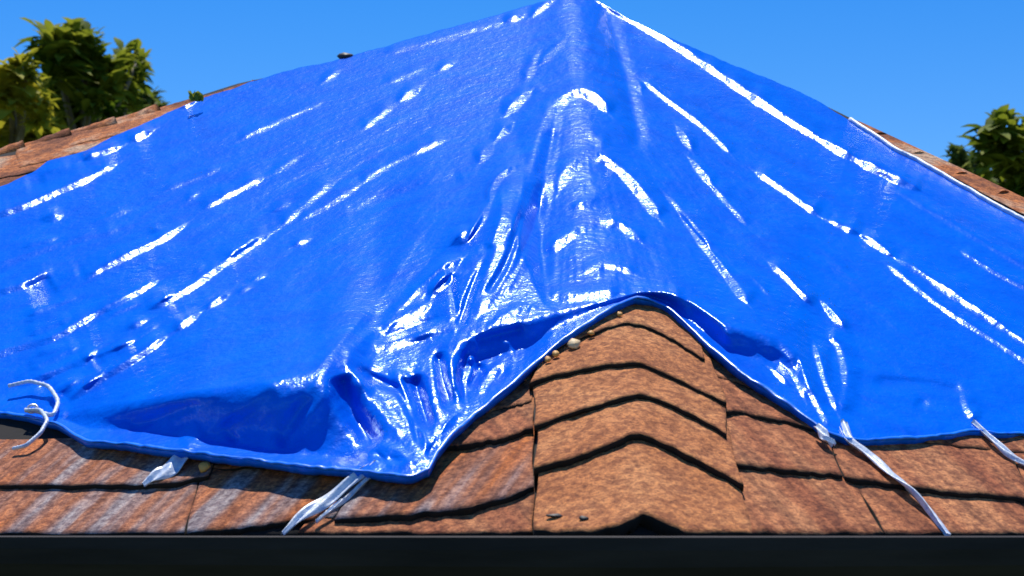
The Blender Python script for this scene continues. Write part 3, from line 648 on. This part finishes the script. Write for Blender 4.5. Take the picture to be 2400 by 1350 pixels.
# ------------------------------------------------------------------ trees behind the roof
def leaf(vs, fs, p, d, up, L, wd):
    d = d.normalized(); s = d.cross(up); s = s.normalized() if s.length > 1e-4 else Vector((1, 0, 0)); n = s.cross(d)
    o = len(vs); prof = ((0, .12), (.25, .75), (.5, 1.), (.75, .7), (1, .02))
    for t, w in prof:
        c = p+d*L*t-Vector((0, 0, 1))*L*.30*t*t
        vs += [c-s*wd*w+n*wd*.28*w, c, c+s*wd*w+n*wd*.28*w]
    for k in range(4):
        a = o+k*3; fs += [(a, a+1, a+4, a+3), (a+1, a+2, a+5, a+4)]
def tree(Y, heads, m, label, name='tree', grp='trees behind the roof', base=None, fill=60):
    """heads: (px, py, leaf length px, leaves); a rosette of blades ends every limb"""
    k = Y/F; xs = [h[0] for h in heads]; bx = base if base is not None else sum(xs)/len(xs)
    root = Vector(((bx-1200)*k, Y, -2.9)); t = tag(empty(name, root), label, 'tree', grp)
    low = max(h[1] for h in heads); fork = Vector(((bx-1200)*k, Y, (EYE_Y-low-120)*k))-root
    path = [Vector((0, 0, 0))+(fork)*i/8+Vector((.06*math.sin(i), .05*math.cos(i*1.3), 0))*(1 if 0 < i < 8 else 0) for i in range(9)]
    tv, tf = tube(path, lambda u: .16-.07*u, 9)
    lv, lf = [], []
    for i, (hx_, hy_, ln, cnt) in enumerate(heads):
        c = pt(hx_, hy_, Y+random.uniform(-.5, .5))-root
        mid = (fork+c)/2+Vector((random.uniform(-.1, .1), random.uniform(-.1, .1), -.1))
        bp = [fork*(1-u)*(1-u)+mid*2*u*(1-u)+c*u*u for u in [j/6 for j in range(7)]]
        a, b = tube(bp, lambda u: .035-.022*u, 6); o = len(tv); tv += a; tf += [tuple(x+o for x in f) for f in b]
        for q in range(int(cnt*5)):
            th = random.uniform(0, 6.283); el = random.uniform(-.35, 1.15)
            d = Vector((math.cos(th)*math.cos(el), math.sin(th)*math.cos(el), math.sin(el)))
            L = ln*k*random.uniform(.4, .95); leaf(lv, lf, c+Vector((random.uniform(-.3, .3)*ln*k, random.uniform(-.3, .3)*ln*k, random.uniform(-1.0, .1)*ln*k)), d, Vector((0, 0, 1)), L, L*random.uniform(.16, .24))
    link('trunk', mesh('trunk', tv, tf), M_bark, t)
    link('crown', mesh('crown', lv, lf), m, t)
    return t
lv, lf = [], []
for q in range(22): leaf(lv, lf, pt(462+random.uniform(-14, 14), 238, 6.8), Vector((random.uniform(-.4, .4), random.uniform(-.4, .4), 1)), Vector((0, 0, 1)), random.uniform(.03, .062), .010)
tag(link('sprig', mesh('sprig', lv, lf), M_leaf), 'small dark green sprig poking up from the left ridge tiles', 'plant')
tree(13.5, [(130, 95, 100, 26), (160, 75, 80, 22), (205, 85, 80, 22), (205, 160, 80, 30), (255, 150, 80, 26), (300, 125, 75, 22), (320, 140, 60, 16), (160, 190, 70, 22), (240, 200, 60, 16), (120, 180, 60, 24), (110, 240, 60, 26), (160, 250, 60, 26), (210, 215, 55, 26), (290, 190, 50, 22), (310, 215, 45, 20), (260, 250, 50, 22), (190, 240, 60, 20), (120, 90, 50, 10), (320, 150, 36, 12)], M_leaf, 'tall broad leaved tree with dark pointed leaf tips, behind the left ridge', base=190)
tree(12.5, [(20, 170, 90, 30), (60, 200, 70, 30), (90, 235, 60, 30), (30, 260, 80, 34), (100, 290, 60, 30), (-60, 180, 90, 30), (-120, 240, 90, 30), (-30, 310, 80, 30), (95, 190, 50, 20), (120, 260, 50, 20), (60, 140, 50, 16)], M_leafy, 'yellow green tree at the far left, in front of the tall broad leaved one', base=10)
tree(15, [(150, 290, 60, 34), (200, 265, 60, 34), (250, 230, 50, 30), (290, 225, 48, 30), (330, 240, 45, 30), (355, 262, 40, 24), (350, 225, 50, 26), (375, 250, 40, 22), (130, 240, 60, 30), (200, 230, 50, 26), (270, 265, 55, 30), (330, 270, 50, 30), (70, 300, 60, 30), (80, 340, 60, 30), (230, 300, 60, 34), (300, 290, 50, 30), (180, 330, 60, 30), (120, 340, 60, 30)], M_leafd, 'dark green bushy tree just above the left ridge tiles', base=240)
tree(12, [(2345, 300, 105, 30), (2400, 330, 80, 30), (2440, 290, 80, 26), (2390, 400, 70, 30), (2450, 400, 80, 30)], M_leaf, 'tree with large pointed green leaves rising above the right ridge', base=2410)
tree(14, [(2245, 355, 45, 26), (2285, 380, 50, 30), (2340, 400, 55, 30), (2420, 440, 60, 30), (2480, 380, 70, 30), (2255, 385, 40, 22), (2320, 430, 50, 30)], M_leafd, 'low dark grey green tree hugging the right ridge tiles', base=2330)
